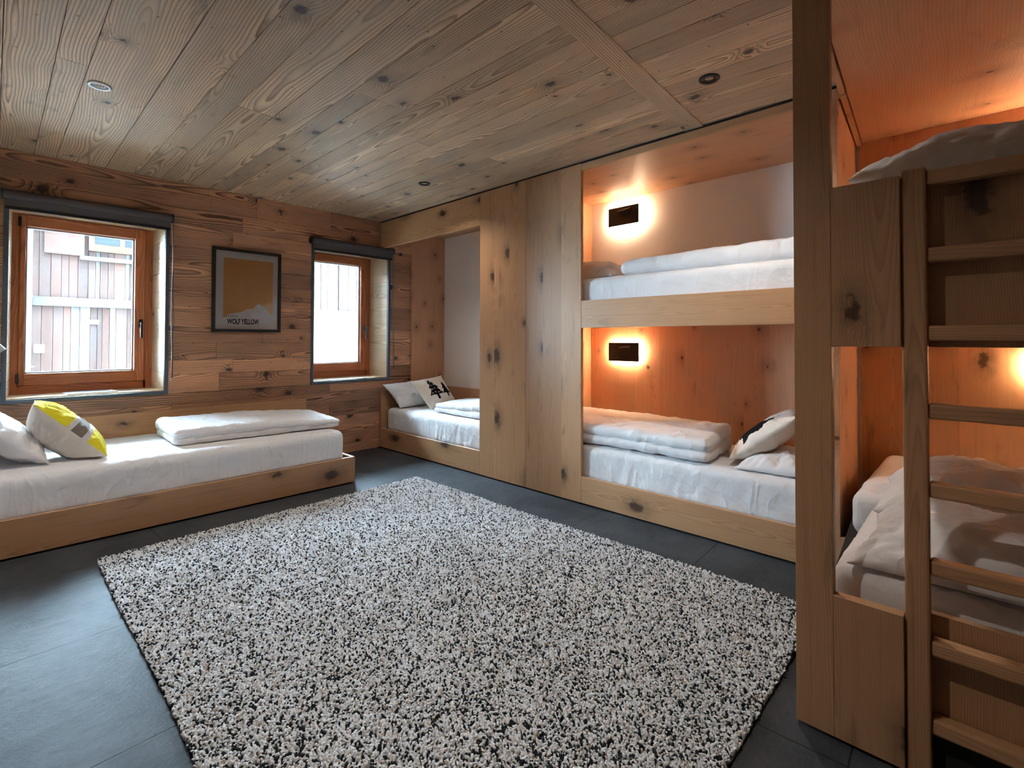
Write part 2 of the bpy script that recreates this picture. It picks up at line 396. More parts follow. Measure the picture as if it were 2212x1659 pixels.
# ------------------------------------------------------------------ windows
def window(n, x0, x1, hinge_left):
    """x0, x1 outer edges of the metal surround on the wall face"""
    W = struct(thing('window_%d' % n, ((x0 + x1) / 2, YW, ZS0)))
    t = .026
    m = MB()
    for mn, mx in (((x0, YW - .012, ZS0), (x0 + t, YW + .05, ZS1)), ((x1 - t, YW - .012, ZS0), (x1, YW + .05, ZS1)),
                   ((x0 + t, YW - .012, ZS0), (x1 - t, YW + .05, ZS0 + t)), ((x0 + t, YW - .012, ZS1 - t), (x1 - t, YW + .05, ZS1))):
        m.box(mn, mx, bev=.001)
    m.build('metal_surround', 'steel', W)
    a, b = x0 + t, x1 - t; z0, z1 = ZS0 + t, ZS1 - t
    y1 = 5.235
    # lining boards of the recess: sill, head, two slightly splayed cheeks
    B('window_sill', (a, YW + .02, z0 - .02), (b, y1, z0 + .008), 'reveal', W, grain=0)
    B('window_head', (a, YW + .02, z1), (b, y1, z1 + .015), 'reveal', W, grain=0)
    for sgn, xe in ((-1, a), (1, b)):
        ck = MB(); zz = z0 + .008
        while zz < z1 - .02:
            h = min(random.uniform(.12, .17), z1 - zz)
            if z1 - zz - h < .05: h = z1 - zz
            sp = .022
            # splayed: nearer the glass the opening is narrower
            lo, hi = (xe - .03, xe) if sgn < 0 else (xe, xe + .03)
            sh = Matrix.Identity(4); sh[0][1] = -sgn * sp / (y1 - YW); sh[0][3] = sgn * sp / (y1 - YW) * YW
            ck.box((lo, YW + .02, zz + .0006), (hi, y1, zz + h - .0006), grain=1, bev=.001, mat=sh)
            zz += h
        ck.build('window_cheek', 'reveal', W)
    fa, fb = a - .01, b + .01
    fz0, fz1 = z0, z1 + .005
    fr = MB(); fw = .075; fy0, fy1 = y1 - .004, y1 + .07
    fr.box((fa, fy0, fz0), (fa + fw, fy1, fz1), grain=2); fr.box((fb - fw - .015, fy0, fz0), (fb, fy1, fz1), grain=2)
    fr.box((fa + fw, fy0, fz0), (fb - fw, fy1, fz0 + .075), grain=0); fr.box((fa + fw, fy0, fz1 - .03), (fb - fw, fy1, fz1), grain=0)
    fr.build('window_frame', 'larch', W)
    # opening sash, proud of the frame
    sa, sb = fa + .075, fb - .088; sz0, sz1 = .845, fz1 - .012; sw = .07; sy0, sy1 = y1 - .022, y1 + .05
    s = MB()
    s.box((sa, sy0, sz0), (sa + sw * .45, sy1, sz1), grain=2, bev=.004); s.box((sb - sw, sy0, sz0), (sb, sy1, sz1), grain=2, bev=.004)
    s.box((sa + sw * .45, sy0, sz0), (sb - sw, sy1, sz0 + .088), grain=0, bev=.004); s.box((sa + sw * .45, sy0, sz1 - .085), (sb - sw, sy1, sz1), grain=0, bev=.004)
    sash = s.build('window_sash', 'larch', W)
    ga, gb, g0, g1 = sa + sw * .45, sb - sw, sz0 + .088, sz1 - .085
    bd = MB()
    for mn, mx in (((ga, sy1 - .03, g0), (ga + .01, sy1, g1)), ((gb - .01, sy1 - .03, g0), (gb, sy1, g1)),
                   ((ga, sy1 - .03, g0), (gb, sy1, g0 + .01)), ((ga, sy1 - .03, g1 - .01), (gb, sy1, g1))):
        bd.box(mn, mx, bev=.001)
    bd.build('glazing_bead', 'silver', sash)
    B('window_pane', (ga + .002, sy1 - .018, g0 + .002), (gb - .002, sy1 - .014, g1 - .002), 'glass', sash, bev=0)
    hx = sb - .028; hz = 1.33
    h = MB(); h.box((hx - .014, sy0 - .01, hz - .035), (hx + .014, sy0 + .002, hz + .035), bev=.004)
    h.cyl((hx, sy0 - .045, hz), (hx, sy0, hz), .009)
    h.box((hx - .009, sy0 - .055, hz - .125), (hx + .009, sy0 - .038, hz + .012), bev=.005)
    h.build('window_handle', 'black' if n == 1 else 'steel', sash)
    hg = MB()
    hg.box((sa - .012, sy0 - .008, sz1 - .09), (sa + .006, sy0 + .01, sz1 - .02), bev=.003); hg.box((sa - .012, sy0 - .008, sz0 + .02), (sa + .006, sy0 + .01, sz0 + .09), bev=.003)
    hg.build('hinge', 'black', sash)
    return W
W1 = window(1, .04, 1.0, True)
W1['label'] = 'larger window at the left with reddish wood frame, above the single bed'; W1['category'] = 'window'
W2 = window(2, 2.198, 3.106, True)
W2['label'] = 'right window with reddish wood frame between the poster and the alcove bed'; W2['category'] = 'window'

def blind(x0, x1, label, chain_z, knot):
    t = thing('roller_blind', ((x0 + x1) / 2, YW, 2.1), label, 'roller blind', 'charcoal roller blinds rolled up above the windows')
    yc, zc, r = YW - .055, 2.188, .034
    MB().cyl((x0 + .012, yc, zc), (x1 - .012, yc, zc), r, 28).build('fabric_roll', 'blind', t)
    d = MB(); d.box((x0 + .02, yc - r + .016, 2.098), (x1 - .02, yc - r + .018, zc), bev=0); d.build('fabric_drop', 'blind', t)
    B('bottom_bar', (x0 + .02, yc - r + .011, 2.084), (x1 - .02, yc - r + .023, 2.106), 'black', t, bev=.004)
    for s in (0, 1):
        xe = x0 if s == 0 else x1 - .012
        b = MB(); b.cyl((xe, yc, zc), (xe + .012, yc, zc), r + .004, 24); b.box((xe, yc, zc - .025), (xe + .012, YW, zc + .03), bev=.002)
        b.build('bracket', 'black', t)
    ch = MB(); xq = x1 - .006
    pts = [(xq, yc - .03, zc)]
    for k in range(1, 9): pts.append((xq + .004 * math.sin(k), YW - .075 - .002 * k, zc - (zc - chain_z) * k / 8))
    pts += [(xq + .006, YW - .07, chain_z - .02), (xq + .016, YW - .05, chain_z - .015)]
    for k in range(1, 9): pts.append((xq + .02 - .012 * k / 8, YW - .045, chain_z + (zc - chain_z) * k / 8))
    ch.tube(pts, .0028, 6)
    ch.build('pull_chain', 'steel', t)
    if knot:
        MB().cyl((xq + .012, YW - .06, chain_z - .045), (xq + .012, YW - .06, chain_z - .015), .006, 10).build('chain_weight', 'silver', t)
blind(.024, 1.012, 'long charcoal roller blind above the left window over the single bed', .90, True)
blind(2.17, 3.112, 'shorter charcoal roller blind above the right window, reaching the alcove beam', .90, False)

# booklet on the sill
bk = MB(); rz = Matrix.Translation((.53, 5.03, 0)) @ Matrix.Rotation(.06, 4, 'Z')
bk.box((-.15, -.10, .781), (.15, .10, .788), bev=.002, mat=rz)
bko = bk.build('booklet', 'paper', None, (.53, 5.03, .78))
tag(bko, 'thin pale blue booklet lying on the left window sill', 'booklet')
cv = MB(); cv.box((-.125, -.085, .788), (.125, .085, .7888), bev=0, mat=rz); cv.build('cover_picture', 'book', bko)

# ------------------------------------------------------------------ framed poster
P = thing('framed_poster', (1.606, YW, 1.63), 'black framed orange poster with bold black lettering hanging between the two windows', 'poster')
px0, px1, pz0, pz1 = 1.312, 1.893, 1.262, 2.010
fy = YW - .028; ft = .026
m = MB()
for mn, mx in (((px0, fy, pz0), (px0 + ft, YW - .002, pz1)), ((px1 - ft, fy, pz0), (px1, YW - .002, pz1)),
               ((px0 + ft, fy, pz0), (px1 - ft, YW - .002, pz0 + ft)), ((px0 + ft, fy, pz1 - ft), (px1 - ft, YW - .002, pz1))):
    m.box(mn, mx, bev=.001)
m.build('frame', 'black', P)
B('card', (px0 + ft, YW - .014, pz0 + ft), (px1 - ft, YW - .006, pz1 - ft), 'paper', P, bev=0)
ox0, ox1, oz0, oz1 = 1.402, 1.822, 1.392, 1.924
poly = [(ox0, oz1), (ox0, oz0), (ox0 + .031, oz0), (ox0 + .031, oz0 + .026)]
# a plain generic pair of pale hills rises into the lower right of the orange field
hx = np.linspace(ox0 + .16, ox1 - .015, 26)
for q in hx:
    hgt = .105 * math.exp(-((q - 1.70) / .055) ** 2) + .05 * math.exp(-((q - 1.60) / .05) ** 2) + .04 * math.exp(-((q - 1.77) / .03) ** 2)
    poly.append((q, oz0 + .026 + hgt))
poly += [(ox1, oz0 + .026), (ox1, oz1)]
MB().prism(poly, YW - .0150, YW - .0140).build('orange_print', 'orange', P)
def text(body, x, z, height, width, y, name, mat, parent, bold=0.0):
    cu = D.curves.new('tmp', 'FONT'); cu.body = body; cu.size = 1; cu.offset = bold; cu.extrude = 0
    o = D.objects.new('tmp', cu); COL.objects.link(o)
    bpy.context.view_layer.update()
    me = D.meshes.new_from_object(o.evaluated_get(bpy.context.evaluated_depsgraph_get()))
    vs = np.array([v.co[:] for v in me.vertices]); mn, mx = vs.min(0), vs.max(0)
    pts = [(x + (p[0] - mn[0]) / (mx[0] - mn[0]) * width, y, z + (p[1] - mn[1]) / (mx[1] - mn[1]) * height) for p in vs]
    fs = [tuple(q.vertices) for q in me.polygons]
    D.objects.remove(o); D.meshes.remove(me)
    return MB().raw(pts, fs).build(name, mat, parent)
text('WOLF YELLOW', 1.434, 1.332, .050, .268, YW - .0156, 'lettering', 'ink', P, .042)
text('PANTONE 123', 1.437, 1.398, .012, .085, YW - .0156, 'small_lettering', 'ink', P, .012)
B('glazing', (px0 + ft, YW - .022, pz0 + ft), (px1 - ft, YW - .020, pz1 - ft), 'pglass', P, bev=0)

# ------------------------------------------------------------------ soft goods
def rbox(mn, mx, r, res=.02, wr=.004, seed=0, bulge=.0, side=0.0, pw=2.0):
    """rounded, gently wrinkled cushion-like slab; returns verts, quads"""
    mn = Vector(mn); mx = Vector(mx); d = mx - mn; c = (mn + mx) / 2
    bm = bmesh.new(); V = {}
    n = [max(2, int(round(d[i] / res))) for i in range(3)]
    faces = []; verts = []
    def vid(ijk):
        if ijk not in V:
            V[ijk] = len(verts); verts.append(Vector([(ijk[a] / n[a] - .5) * d[a] for a in range(3)]))
        return V[ijk]
    for a in range(3):
        b, e = (a + 1) % 3, (a + 2) % 3
        for s in (0, n[a]):
            for i in range(n[b]):
                for j in range(n[e]):
                    q = []
                    for di, dj in ((0, 0), (1, 0), (1, 1), (0, 1)):
                        k = [0, 0, 0]; k[a] = s; k[b] = i + di; k[e] = j + dj; q.append(vid(tuple(k)))
                    faces.append(q if s else q[::-1])
    out = []
    rr = [min(r, d[i] * .5) for i in range(3)]
    for p in verts:
        q = Vector(p); inner = Vector([max(-d[i] / 2 + rr[i], min(d[i] / 2 - rr[i], p[i])) for i in range(3)])
        o = q - inner; L = max(abs(o[i]) / rr[i] for i in range(3)) if o.length > 1e-9 else 0
        if L > 1e-6:
            e = Vector([o[i] / rr[i] for i in range(3)]); ln = (sum(abs(x) ** pw for x in e)) ** (1 / pw)
            e = e * (L / ln); q = inner + Vector([e[i] * rr[i] for i in range(3)])
        nrm = Vector([(q[i] - inner[i]) / rr[i] if rr[i] else 0 for i in range(3)])
        if nrm.length < 1e-6: nrm = Vector((0, 0, 1))
        nrm.normalize(); wp = q + c + Vector((seed * 3.1, seed * 1.7, 0))
        h = fbm(wp, 6, 3) * wr + fbm((wp.x * 2, wp.y * 2, wp.z * .4), 9, 2) * wr * .8
        if side and abs(nrm.z) < .8:
            al = wp.x + wp.y + .35 * wp.z
            h += side * (mnoise.noise(Vector((al * 13, wp.z * 3, seed))) ** 3 * 3 + .5 * mnoise.noise(Vector((al * 30, wp.z * 5, seed + 5))))
        q = q + nrm * h
        if bulge: q.z += bulge * (1 - (2 * q.x / d.x) ** 2) * (1 - (2 * q.y / d.y) ** 2) * (1 if q.z > 0 else 0)
        out.append(q + c)
    return out, faces

def mattress(mn, mx, label, seed, res=.022, side=.005):
    vs, fs = rbox(mn, mx, .055, res, .0015, seed, .008, side * .7)
    o = MB().raw(vs, fs, smooth=True).build('mattress', 'white', None, ((mn[0] + mx[0]) / 2, (mn[1] + mx[1]) / 2, mn[2]))
    return tag(o, label, 'mattress', 'white sheeted mattresses')

def duvet(mn, mx, label, seed, layers=2, res=.018, droop=None, skew=(0, 0), wr=.006):
    mb = MB(); h = (mx[2] - mn[2]) / layers
    for k in range(layers):
        e = random.uniform(-.015, .01) if k < layers - 1 else 0
        z0, z1 = mn[2] + h * k - (.012 if k else 0), mn[2] + h * (k + 1) + (.010 if k < layers - 1 else 0)
        vs, fs = rbox((mn[0] - e, mn[1] - e, z0), (mx[0] + e, mx[1] + e, z1), min(.07, (z1 - z0) * .55), res, wr, seed + k * 7, .012 if k == layers - 1 else 0, .006, 2.3)
        vs = [Vector(p) for p in vs]
        for p in vs:
            if p.z < mn[2]: p.z = mn[2]
            tx = (p.x - mn[0]) / (mx[0] - mn[0]) - .5; ty = (p.y - mn[1]) / (mx[1] - mn[1]) - .5
            tz = (p.z - mn[2]) / (mx[2] - mn[2])
            if droop: p.z += droop(tx, ty) * tz
            p.x += skew[0] * ty; p.y += skew[1] * tx
        mb.raw(vs, fs, smooth=True)
    o = mb.build('folded_duvet', 'duvet', None, ((mn[0] + mx[0]) / 2, (mn[1] + mx[1]) / 2, mn[2]))
    return tag(o, label, 'duvet', 'folded white duvets')

def pillow_mesh(cs, thick, N=48, pinch=.07, seed=0, wr=.006, back=1.0, p=2.4, front_only=None, sag=0.0):
    """cs: corners TL, TR, BR, BL seen from the front; front bulges along the normal"""
    TL, TR, BR, BL = [Vector(q) for q in cs]
    nrm = ((TR - BL).cross(TL - BR)).normalized()
    mb_v = []; fs = []; info = []
    def P(s, t, side):
        a = s * (1 - pinch * (1 - t * t)); b = t * (1 - pinch * (1 - s * s))
        x, y = (a + 1) / 2, (b + 1) / 2
        base = (BL * (1 - x) + BR * x) * (1 - y) + (TL * (1 - x) + TR * x) * y
        f = max(0, (1 - abs(s) ** p)) ** .62 * max(0, (1 - abs(t) ** p)) ** .62
        edge = 1 - f
        q = Vector((s * 2.2 + seed, t * 2.2, side * 3 + seed))
        wn = fbm(q, 1.1, 3) * wr * 1.2 * min(1, f * 3)
        ang = math.atan2(t, s)
        wn += wr * 1.5 * mnoise.noise(Vector((ang * 5 + seed, (s * s + t * t) * .7, side))) * (4 * f * edge)
        wn += wr * .8 * (1 - abs(mnoise.noise(Vector((ang * 9 + seed * 2, (s * s + t * t) * 1.6, side + 9))))) ** 6 * min(1, 3 * f * edge * 2)
        hgt = thick / 2 * f * (1 if side > 0 else back)
        pt = base + nrm * side * (hgt + wn)
        pt.z -= sag * f * (1 - y) * 0
        return pt
    for side in (1, -1):
        o = len(mb_v)
        for i in range(N + 1):
            for j in range(N + 1):
                s, t = 2 * i / N - 1, 2 * j / N - 1
                s = math.sin(s * math.pi / 2) * .35 + s * .65; t = math.sin(t * math.pi / 2) * .35 + t * .65
                mb_v.append(P(s, t, side)); info.append((s, t, side))
        for i in range(N):
            for j in range(N):
                q = [o + i * (N + 1) + j, o + (i + 1) * (N + 1) + j, o + (i + 1) * (N + 1) + j + 1, o + i * (N + 1) + j + 1]
                fs.append(q if side > 0 else q[::-1])
    return mb_v, fs, info

def pillow(name, cs, thick, mats, label, cat, group=None, paint=None, N=48, floor_z=None, **k):
    vs, fs, info = pillow_mesh(cs, thick, N, **k)
    if floor_z is not None:
        for p in vs: p.z = max(p.z, floor_z)
    mb = MB(); mb.raw(vs, fs, smooth=True)
    if paint:
        for i, q in enumerate(fs):
            s = sum(info[a][0] for a in q) / 4; t = sum(info[a][1] for a in q) / 4
            mb.mi[i] = paint(s, t, info[q[0]][2])
    c = sum((Vector(q) for q in cs), Vector()) / 4
    o = mb.build(name, mats, None, c)
    bm = bmesh.new(); bm.from_mesh(o.data); bmesh.ops.remove_doubles(bm, verts=bm.verts, dist=.0004)
    bmesh.ops.recalc_face_normals(bm, faces=bm.faces); bm.to_mesh(o.data); bm.free()
    return tag(o, label, cat, group)

def inside(poly, x, y):
    r = False; j = len(poly) - 1
    for i in range(len(poly)):
        if (poly[i][1] > y) != (poly[j][1] > y) and x < (poly[j][0] - poly[i][0]) * (y - poly[i][1]) / (poly[j][1] - poly[i][1]) + poly[i][0]: r = not r
        j = i
    return r
def tree_poly(cx, base, w, h, trunk):
    a = [(0, 1), (.20, .76), (.13, .74), (.34, .53), (.22, .50), (.5, .22), (.08, .2)]
    L = [(cx + x * w, base + y * h) for x, y in a]
    Rr = [(cx - x * w, base + y * h) for x, y in reversed(a)]
    return L + [(cx + trunk, base + .2 * h), (cx + trunk, base), (cx - trunk, base), (cx - trunk, base + .2 * h)] + Rr
TREES = [tree_poly(-.22, -.62, .95, 1.42, .08), tree_poly(.52, -.52, .62, 1.0, .06)]
DOTS = [(-.22, .55), (-.30, .32), (-.12, .34), (-.38, .05), (-.2, .1), (0, .08), (-.5, -.2), (-.28, -.16), (-.08, -.2), (.08, -.16)]
def paint_trees(s, t, side):
    if side < 0: return 0
    for x, y in DOTS:
        if (s - x) ** 2 + (t - y) ** 2 < .0011: return 0
    return 1 if any(inside(q, s, t) for q in TREES) else 0
TREES_B = [tree_poly(.42, -.80, 1.0, 1.5, .08), tree_poly(-.45, -.5, .6, 1.0, .06)]
def paint_trees_b(s, t, side):
    return 1 if side > 0 and any(inside(q, s, t) for q in TREES_B) else 0
def paint_stripes(s, t, side):
    if side < 0 : return 0
    a = (1 - t) / 2
    if a < .42: return 1
    if a < .49: return 2
    if a < .64: return 3
    if a < .71: return 2
    return 1

# ------------------------------------------------------------------ single bed under the windows
bed = thing('single_bed', (1.05, 4.34, 0), 'low single bed with oak board sides standing under the left window', 'bed')
bx0, bx1, by0, by1 = XL + .004, 2.107, 3.824, 4.862
B('side_board', (bx0, by0, 0.012), (bx1, by0 + .028, .219), 'oak', bed, grain=0, bev=.002)
B('end_board', (bx1 - .028, by0 + .028, 0.012), (bx1, by1, .219), 'oak', bed, grain=1, bev=.002)
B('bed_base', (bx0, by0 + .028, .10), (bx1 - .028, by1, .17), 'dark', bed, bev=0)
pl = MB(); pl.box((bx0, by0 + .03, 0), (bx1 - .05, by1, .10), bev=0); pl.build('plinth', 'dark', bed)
B('back_board', (bx0, by1, 0.02), (2.15, YW - .003, .616), 'oak', bed, grain=0, bev=.002)
mattress((XL + .02, 3.858, .17), (2.035, 4.852, .442), 'long white mattress of the low single bed under the left window', 1)
duvet((.87, 4.035, .450), (2.07, 4.60, .57), 'folded white duvet lying on the single bed under the poster', 3, 2,
      droop=lambda x, y: -.035 * max(0, x) * 2 + .03 * (y + .1) - .01 * x, skew=(0, -.07))
pillow('pillow', [(-.17, 4.60, .83), (-.14, 3.98, .79), (.245, 4.03, .455), (.18, 4.68, .46)], .19, ['white'],
       'large white pillow leaning at the head of the single bed, behind the yellow cushion', 'pillow', 'white pillows', seed=2, wr=.010, floor_z=.452)
pillow('cushion', [(.165, 4.02, .815), (.19, 4.46, .80), (.535, 4.43, .46), (.505, 3.98, .462)], .15,
       ['beige', 'yellow', 'palewool', 'greywool'], 'beige cushion with yellow and grey wool stripes on the single bed', 'cushion', None,
       paint_stripes, 96, pinch=.06, seed=4, wr=.008, back=2.1, floor_z=.452)

# reading lamp reaching in from the left wall
rl = thing('reading_lamp', (XL, 4.15, 1.25), 'silver tube reading lamp poking in at the left edge beside the window', 'lamp')
MB().cyl((XL, 4.15, 1.30), (XL + .02, 4.15, 1.30), .04, 24).build('wall_plate', 'black', rl)
MB().tube([(XL + .02, 4.15, 1.30), (XL + .075, 4.15, 1.30)], .008, 10).build('arm', 'black', rl)
MB().cyl((XL + .055, 4.15, 1.335), (.038, 4.15, 1.125), .021, 24).build('lamp_tube', 'silver', rl)
MB().cyl((.0375, 4.15, 1.1255), (.0385, 4.15, 1.1243), .017, 20).build('lens', 'lens', rl)

# ------------------------------------------------------------------ alcove bed
al = thing('alcove_bed', (3.4, 3.8, 0), 'built in oak alcove bed in the corner beside the right window', 'bed')
B('front_rail', (XF, 3.238, .012), (XF + .028, 4.862, .219), 'oak', al, grain=1, bev=.002)
B('headboard', (XF, 4.84, .012), (3.84, YW - .004, .625), 'oak', al, grain=0, bev=.002)
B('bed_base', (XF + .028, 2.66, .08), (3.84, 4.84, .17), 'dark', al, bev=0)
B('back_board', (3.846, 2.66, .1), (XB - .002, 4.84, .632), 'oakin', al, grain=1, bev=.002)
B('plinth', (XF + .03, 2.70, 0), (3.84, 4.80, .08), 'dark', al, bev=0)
# lining of the alcove head end, fixed on the window wall, with a band under the header
wp = MB(); wp.box((3.385, 4.855, .625), (XB - .002, YW - .004, 2.455), grain=2, bev=.002)
struct(wp.build('trim_2', 'oakin'), 'reddish oak panel on the wall at the head of the alcove bed', 'wall panel')
wp = MB(); wp.box((XF + .03, 4.857, 2.20), (3.385, YW - .004, 2.455), grain=0, bev=.002)
struct(wp.build('trim_3', 'oakin'), 'reddish oak band under the alcove header beside the blind', 'wall panel')
struct(B('trim_4', (XF, 3.238, 2.215), (XF + .03, YW - .004, H - .016), 'oak', grain=1, bev=.002), 'oak header board over the alcove bed', 'header board')
struct(B('trim_5', (XF + .03, 2.68, 2.455), (XB - .002, 4.856, 2.48), 'oakin', grain=1, bev=.0), 'oak soffit inside the alcove', 'soffit')
mattress((XF + .045, 2.70, .17), (3.835, 4.815, .442), 'white mattress of the alcove bed in the corner', 2, side=.008)
pillow('pillow', [(2.965, 4.80, .70), (3.62, 4.78, .74), (3.66, 4.60, .455), (3.06, 4.60, .455)], .17, ['white'],
       'white pillow leaning on the headboard of the alcove bed', 'pillow', 'white pillows', seed=5, wr=.010, floor_z=.452)
pillow('cushion', [(3.125, 4.52, .745), (3.53, 4.49, .79), (3.60, 4.27, .47), (3.225, 4.27, .455)], .16, ['cream', 'blackfelt'],
       'cream cushion with two black fir trees on the alcove bed', 'cushion', 'cream cushions with black fir trees', paint_trees, 150, seed=6, wr=.005, floor_z=.453)
duvet((3.14, 2.72, .451), (3.79, 4.16, .60), 'folded white duvet on the alcove bed', 11, 2, droop=lambda x, y: -.05 * max(0, y) * 2 - .02 * abs(x), skew=(.02, .05), wr=.007)

# ------------------------------------------------------------------ full-height panelled front
pf = thing('panelled_partition', (XF, 2.69, 0), 'tall knotty oak panel front between the alcove bed and the far bunks', 'wooden partition')
def planked(mb, x0, x1, ya, yb, z0, z1, n):
    for k in range(n):
        a = ya + (yb - ya) * k / n; b = ya + (yb - ya) * (k + 1) / n
        mb.box((x0, a + .0001, z0), (x1, b - .0001, z1), grain=2, bev=0)
m = MB(); planked(m, XF, XF + .03, 2.692, 3.237, .012, H - .016, 3); m.build('panel', 'oak', pf)
m = MB(); planked(m, XF, XF + .03, 2.145, 2.689, .012, H - .016, 3); m.build('panel', 'oak', pf)
B('divider', (XF + .03, 2.655, .012), (3.868, 2.685, H - .03), 'oakin', pf, grain=2, bev=.001)
B('plinth', (XF + .02, 2.16, 0), (XF + .06, 3.22, .012), 'dark', pf, bev=0)

struct(B('shadow_strip', (XF + .006, .52, H - .03), (XF + .05, YW - .004, H - .001), 'dark', None, bev=0), 'dark strip added as the shadow line between the oak fronts and the ceiling', 'trim')  # dark strip stands in for the shade under the ceiling

# ------------------------------------------------------------------ far bunk bed
fb = thing('bunk_bed', (3.4, 1.4, 0), 'built in oak bunk bed with two berths beyond the ladder', 'bunk bed')
B('lower_rail', (XF, .50, .012), (XF + .03, 2.143, .203), 'oak', fb, grain=1, bev=.002)
B('upper_rail', (XF, .50, 1.287), (XF + .03, 2.143, 1.487), 'oak', fb, grain=1, bev=.002)
B('top_rail', (XF, .50, 2.450), (XF + .03, 2.143, H - .018), 'oak', fb, grain=1, bev=.002)
B('soffit', (XF + .03, .62, 2.455), (XB - .002, 2.65, 2.48), 'oakin', fb, grain=1, bev=.0)
B('upper_base', (XF + .03, .62, 1.326), (3.868, 2.652, 1.40), 'oakin', fb, grain=1, bev=.0)
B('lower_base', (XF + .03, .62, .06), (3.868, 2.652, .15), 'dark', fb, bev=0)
m = MB(); planked(m, 3.846, XB - .002, .62, 2.65, .15, 1.326, 9); m.build('back_panel', 'oakin', fb)
B('upper_back_board', (3.846, .62, 1.40), (XB - .002, 2.65, 1.865), 'oakin', fb, grain=1, bev=.002)
# end wall, a few degrees out of square
ang = math.atan2(.06, .893)
me_ = Matrix.Translation((XF, .54, 0)) @ Matrix.Rotation(ang, 4, 'Z')
m = MB(); m.box((0, 0, .012), (.897, .03, H - .02), grain=2, bev=.001, mat=me_); m.build('end_panel', 'oakin', fb)
B('plinth', (XF + .02, .62, 0), (3.80, 2.14, .06), 'dark', fb, bev=0)
mattress((XF + .04, .64, .15), (3.84, 2.64, .425), 'white mattress on the lower berth of the far bunk bed', 3, side=.009)
mattress((XF + .04, .64, 1.40), (3.84, 2.64, 1.655), 'white mattress on the upper berth of the far bunk bed', 4, side=.006)
duvet((3.03, 1.26, .434), (3.60, 2.58, .60), 'thick folded white duvet on the lower berth of the far bunk', 21, 2,
      droop=lambda x, y: .02 * x * 2, skew=(.0, .06), wr=.007)
duvet((3.13, .65, 1.664), (3.66, 1.93, 1.79), 'folded white duvet on the upper berth of the far bunk', 25, 1, droop=lambda x, y: -.02 * y)
pillow('pillow', [(3.12, 2.60, 1.72), (3.66, 2.60, 1.74), (3.62, 1.96, 1.675), (3.10, 1.96, 1.67)], .26, ['white'],
       'white pillow on the upper berth of the far bunk', 'pillow', 'white pillows', seed=8, wr=.012, floor_z=1.664)
pillow('pillow', [(3.06, .66, .47), (3.06, 1.09, .44), (3.68, 1.06, .44), (3.66, .66, .45)], .17, ['white'],
       'white pillow under the tilted tree cushion on the lower berth of the far bunk', 'pillow', 'white pillows', seed=9, wr=.010, floor_z=.434)
pillow('cushion', [(3.58, .84, .76), (3.16, .775, .765), (3.13, 1.15, .463), (3.54, 1.215, .46)], .15, ['cream', 'blackfelt'],
       'cream cushion with a black tree tilted on a pillow in the lower far berth', 'cushion', 'cream cushions with black fir trees', paint_trees_b, 150, seed=10, wr=.006, floor_z=.434, back=1.25)

def lamp(y0, z0, label, glow):
    """flat black wall plate lit from behind, with a small reading spot; y0 is its left (far) edge, z0 its lower edge"""
    t = thing('wall_lamp', (3.846, y0 - .15, z0 + .08), label, 'wall lamp', 'black backlit wall lamps in the bunks')
    xp = 3.846 - .05; y1 = y0 - .298; z1 = z0 + .162
    m = MB(); m.box((xp - .006, y1, z0), (xp + .006, y0, z1), bev=.004)
    pt = m.build('plate', 'black', t)
    cr = MB(); cr.raw([(xp - .0062, y0 - .02, z0 + .052), (xp - .0066, y0 - .115, z0 + .05), (xp - .0066, y0 - .15, z0 + .004), (xp - .0062, y0 - .02, z0 + .004),
                       (xp - .0058, y0 - .02, z0 + .052), (xp - .0058, y0 - .115, z0 + .05), (xp - .0058, y0 - .15, z0 + .004), (xp - .0058, y0 - .02, z0 + .004)],
                      [(0, 1, 2, 3), (0, 4, 5, 1), (1, 5, 6, 2), (2, 6, 7, 3), (3, 7, 4, 0)])
    cr.build('switch_plate', 'black', pt)
    B('back_box', (xp + .006, y1 + .06, z0 + .04), (3.846, y0 - .06, z1 - .04), 'black', t, bev=.002)
    g = MB()
    for mn, mx in (((xp + .024, y1 + .002, z0 + .002), (xp + .040, y1 + .012, z1 - .002)), ((xp + .024, y0 - .012, z0 + .002), (xp + .040, y0 - .002, z1 - .002)),
                   ((xp + .024, y1 + .012, z0 + .002), (xp + .040, y0 - .012, z0 + .012)), ((xp + .024, y1 + .012, z1 - .012), (xp + .040, y0 - .012, z1 - .002))):
        g.box(mn, mx, bev=0)
    g.build('light_strip', glow, t)
    MB().cyl((xp - .022, y0 - .118, z1 - .052), (xp - .026, y0 - .232, z1 - .040), .013, 20).build('reading_spot', 'black', t)
    MB().cyl((xp - .024, y0 - .17, z1 - .046), (xp - .004, y0 - .17, z1 - .046), .006, 12).build('spot_joint', 'black', t)
    return t
lamp(2.43, 2.206, 'glowing black wall lamp on the white wall of the upper far berth', 'glow_white')
lamp(2.43, 1.014, 'glowing black wall lamp on the wooden back of the lower far berth', 'glow')
lamp(-.22, 2.10, 'wall lamp in the upper berth behind the ladder', 'glow')
lamp(-.17, .985, 'wall lamp in the lower berth behind the ladder', 'glow')
for z0, z1, lab in ((2.12, 2.42, 'small brown plate on the end wall of the upper far berth'), (.88, 1.175, 'small brown plate on the end wall of the lower far berth')):
    tag(B('wall_plaque', (3.44, 2.642, z0), (3.735, 2.655, z1), 'oak', None, bev=.002), lab, 'wall plaque')

# ------------------------------------------------------------------ near bunk bed with the ladder
nb = thing('bunk_bed', (2.8, -.5, 0), 'large oak bunk bed in the right foreground with a cut out front and ladder', 'bunk bed')
TP = .036; YE = -1.75
m = MB()
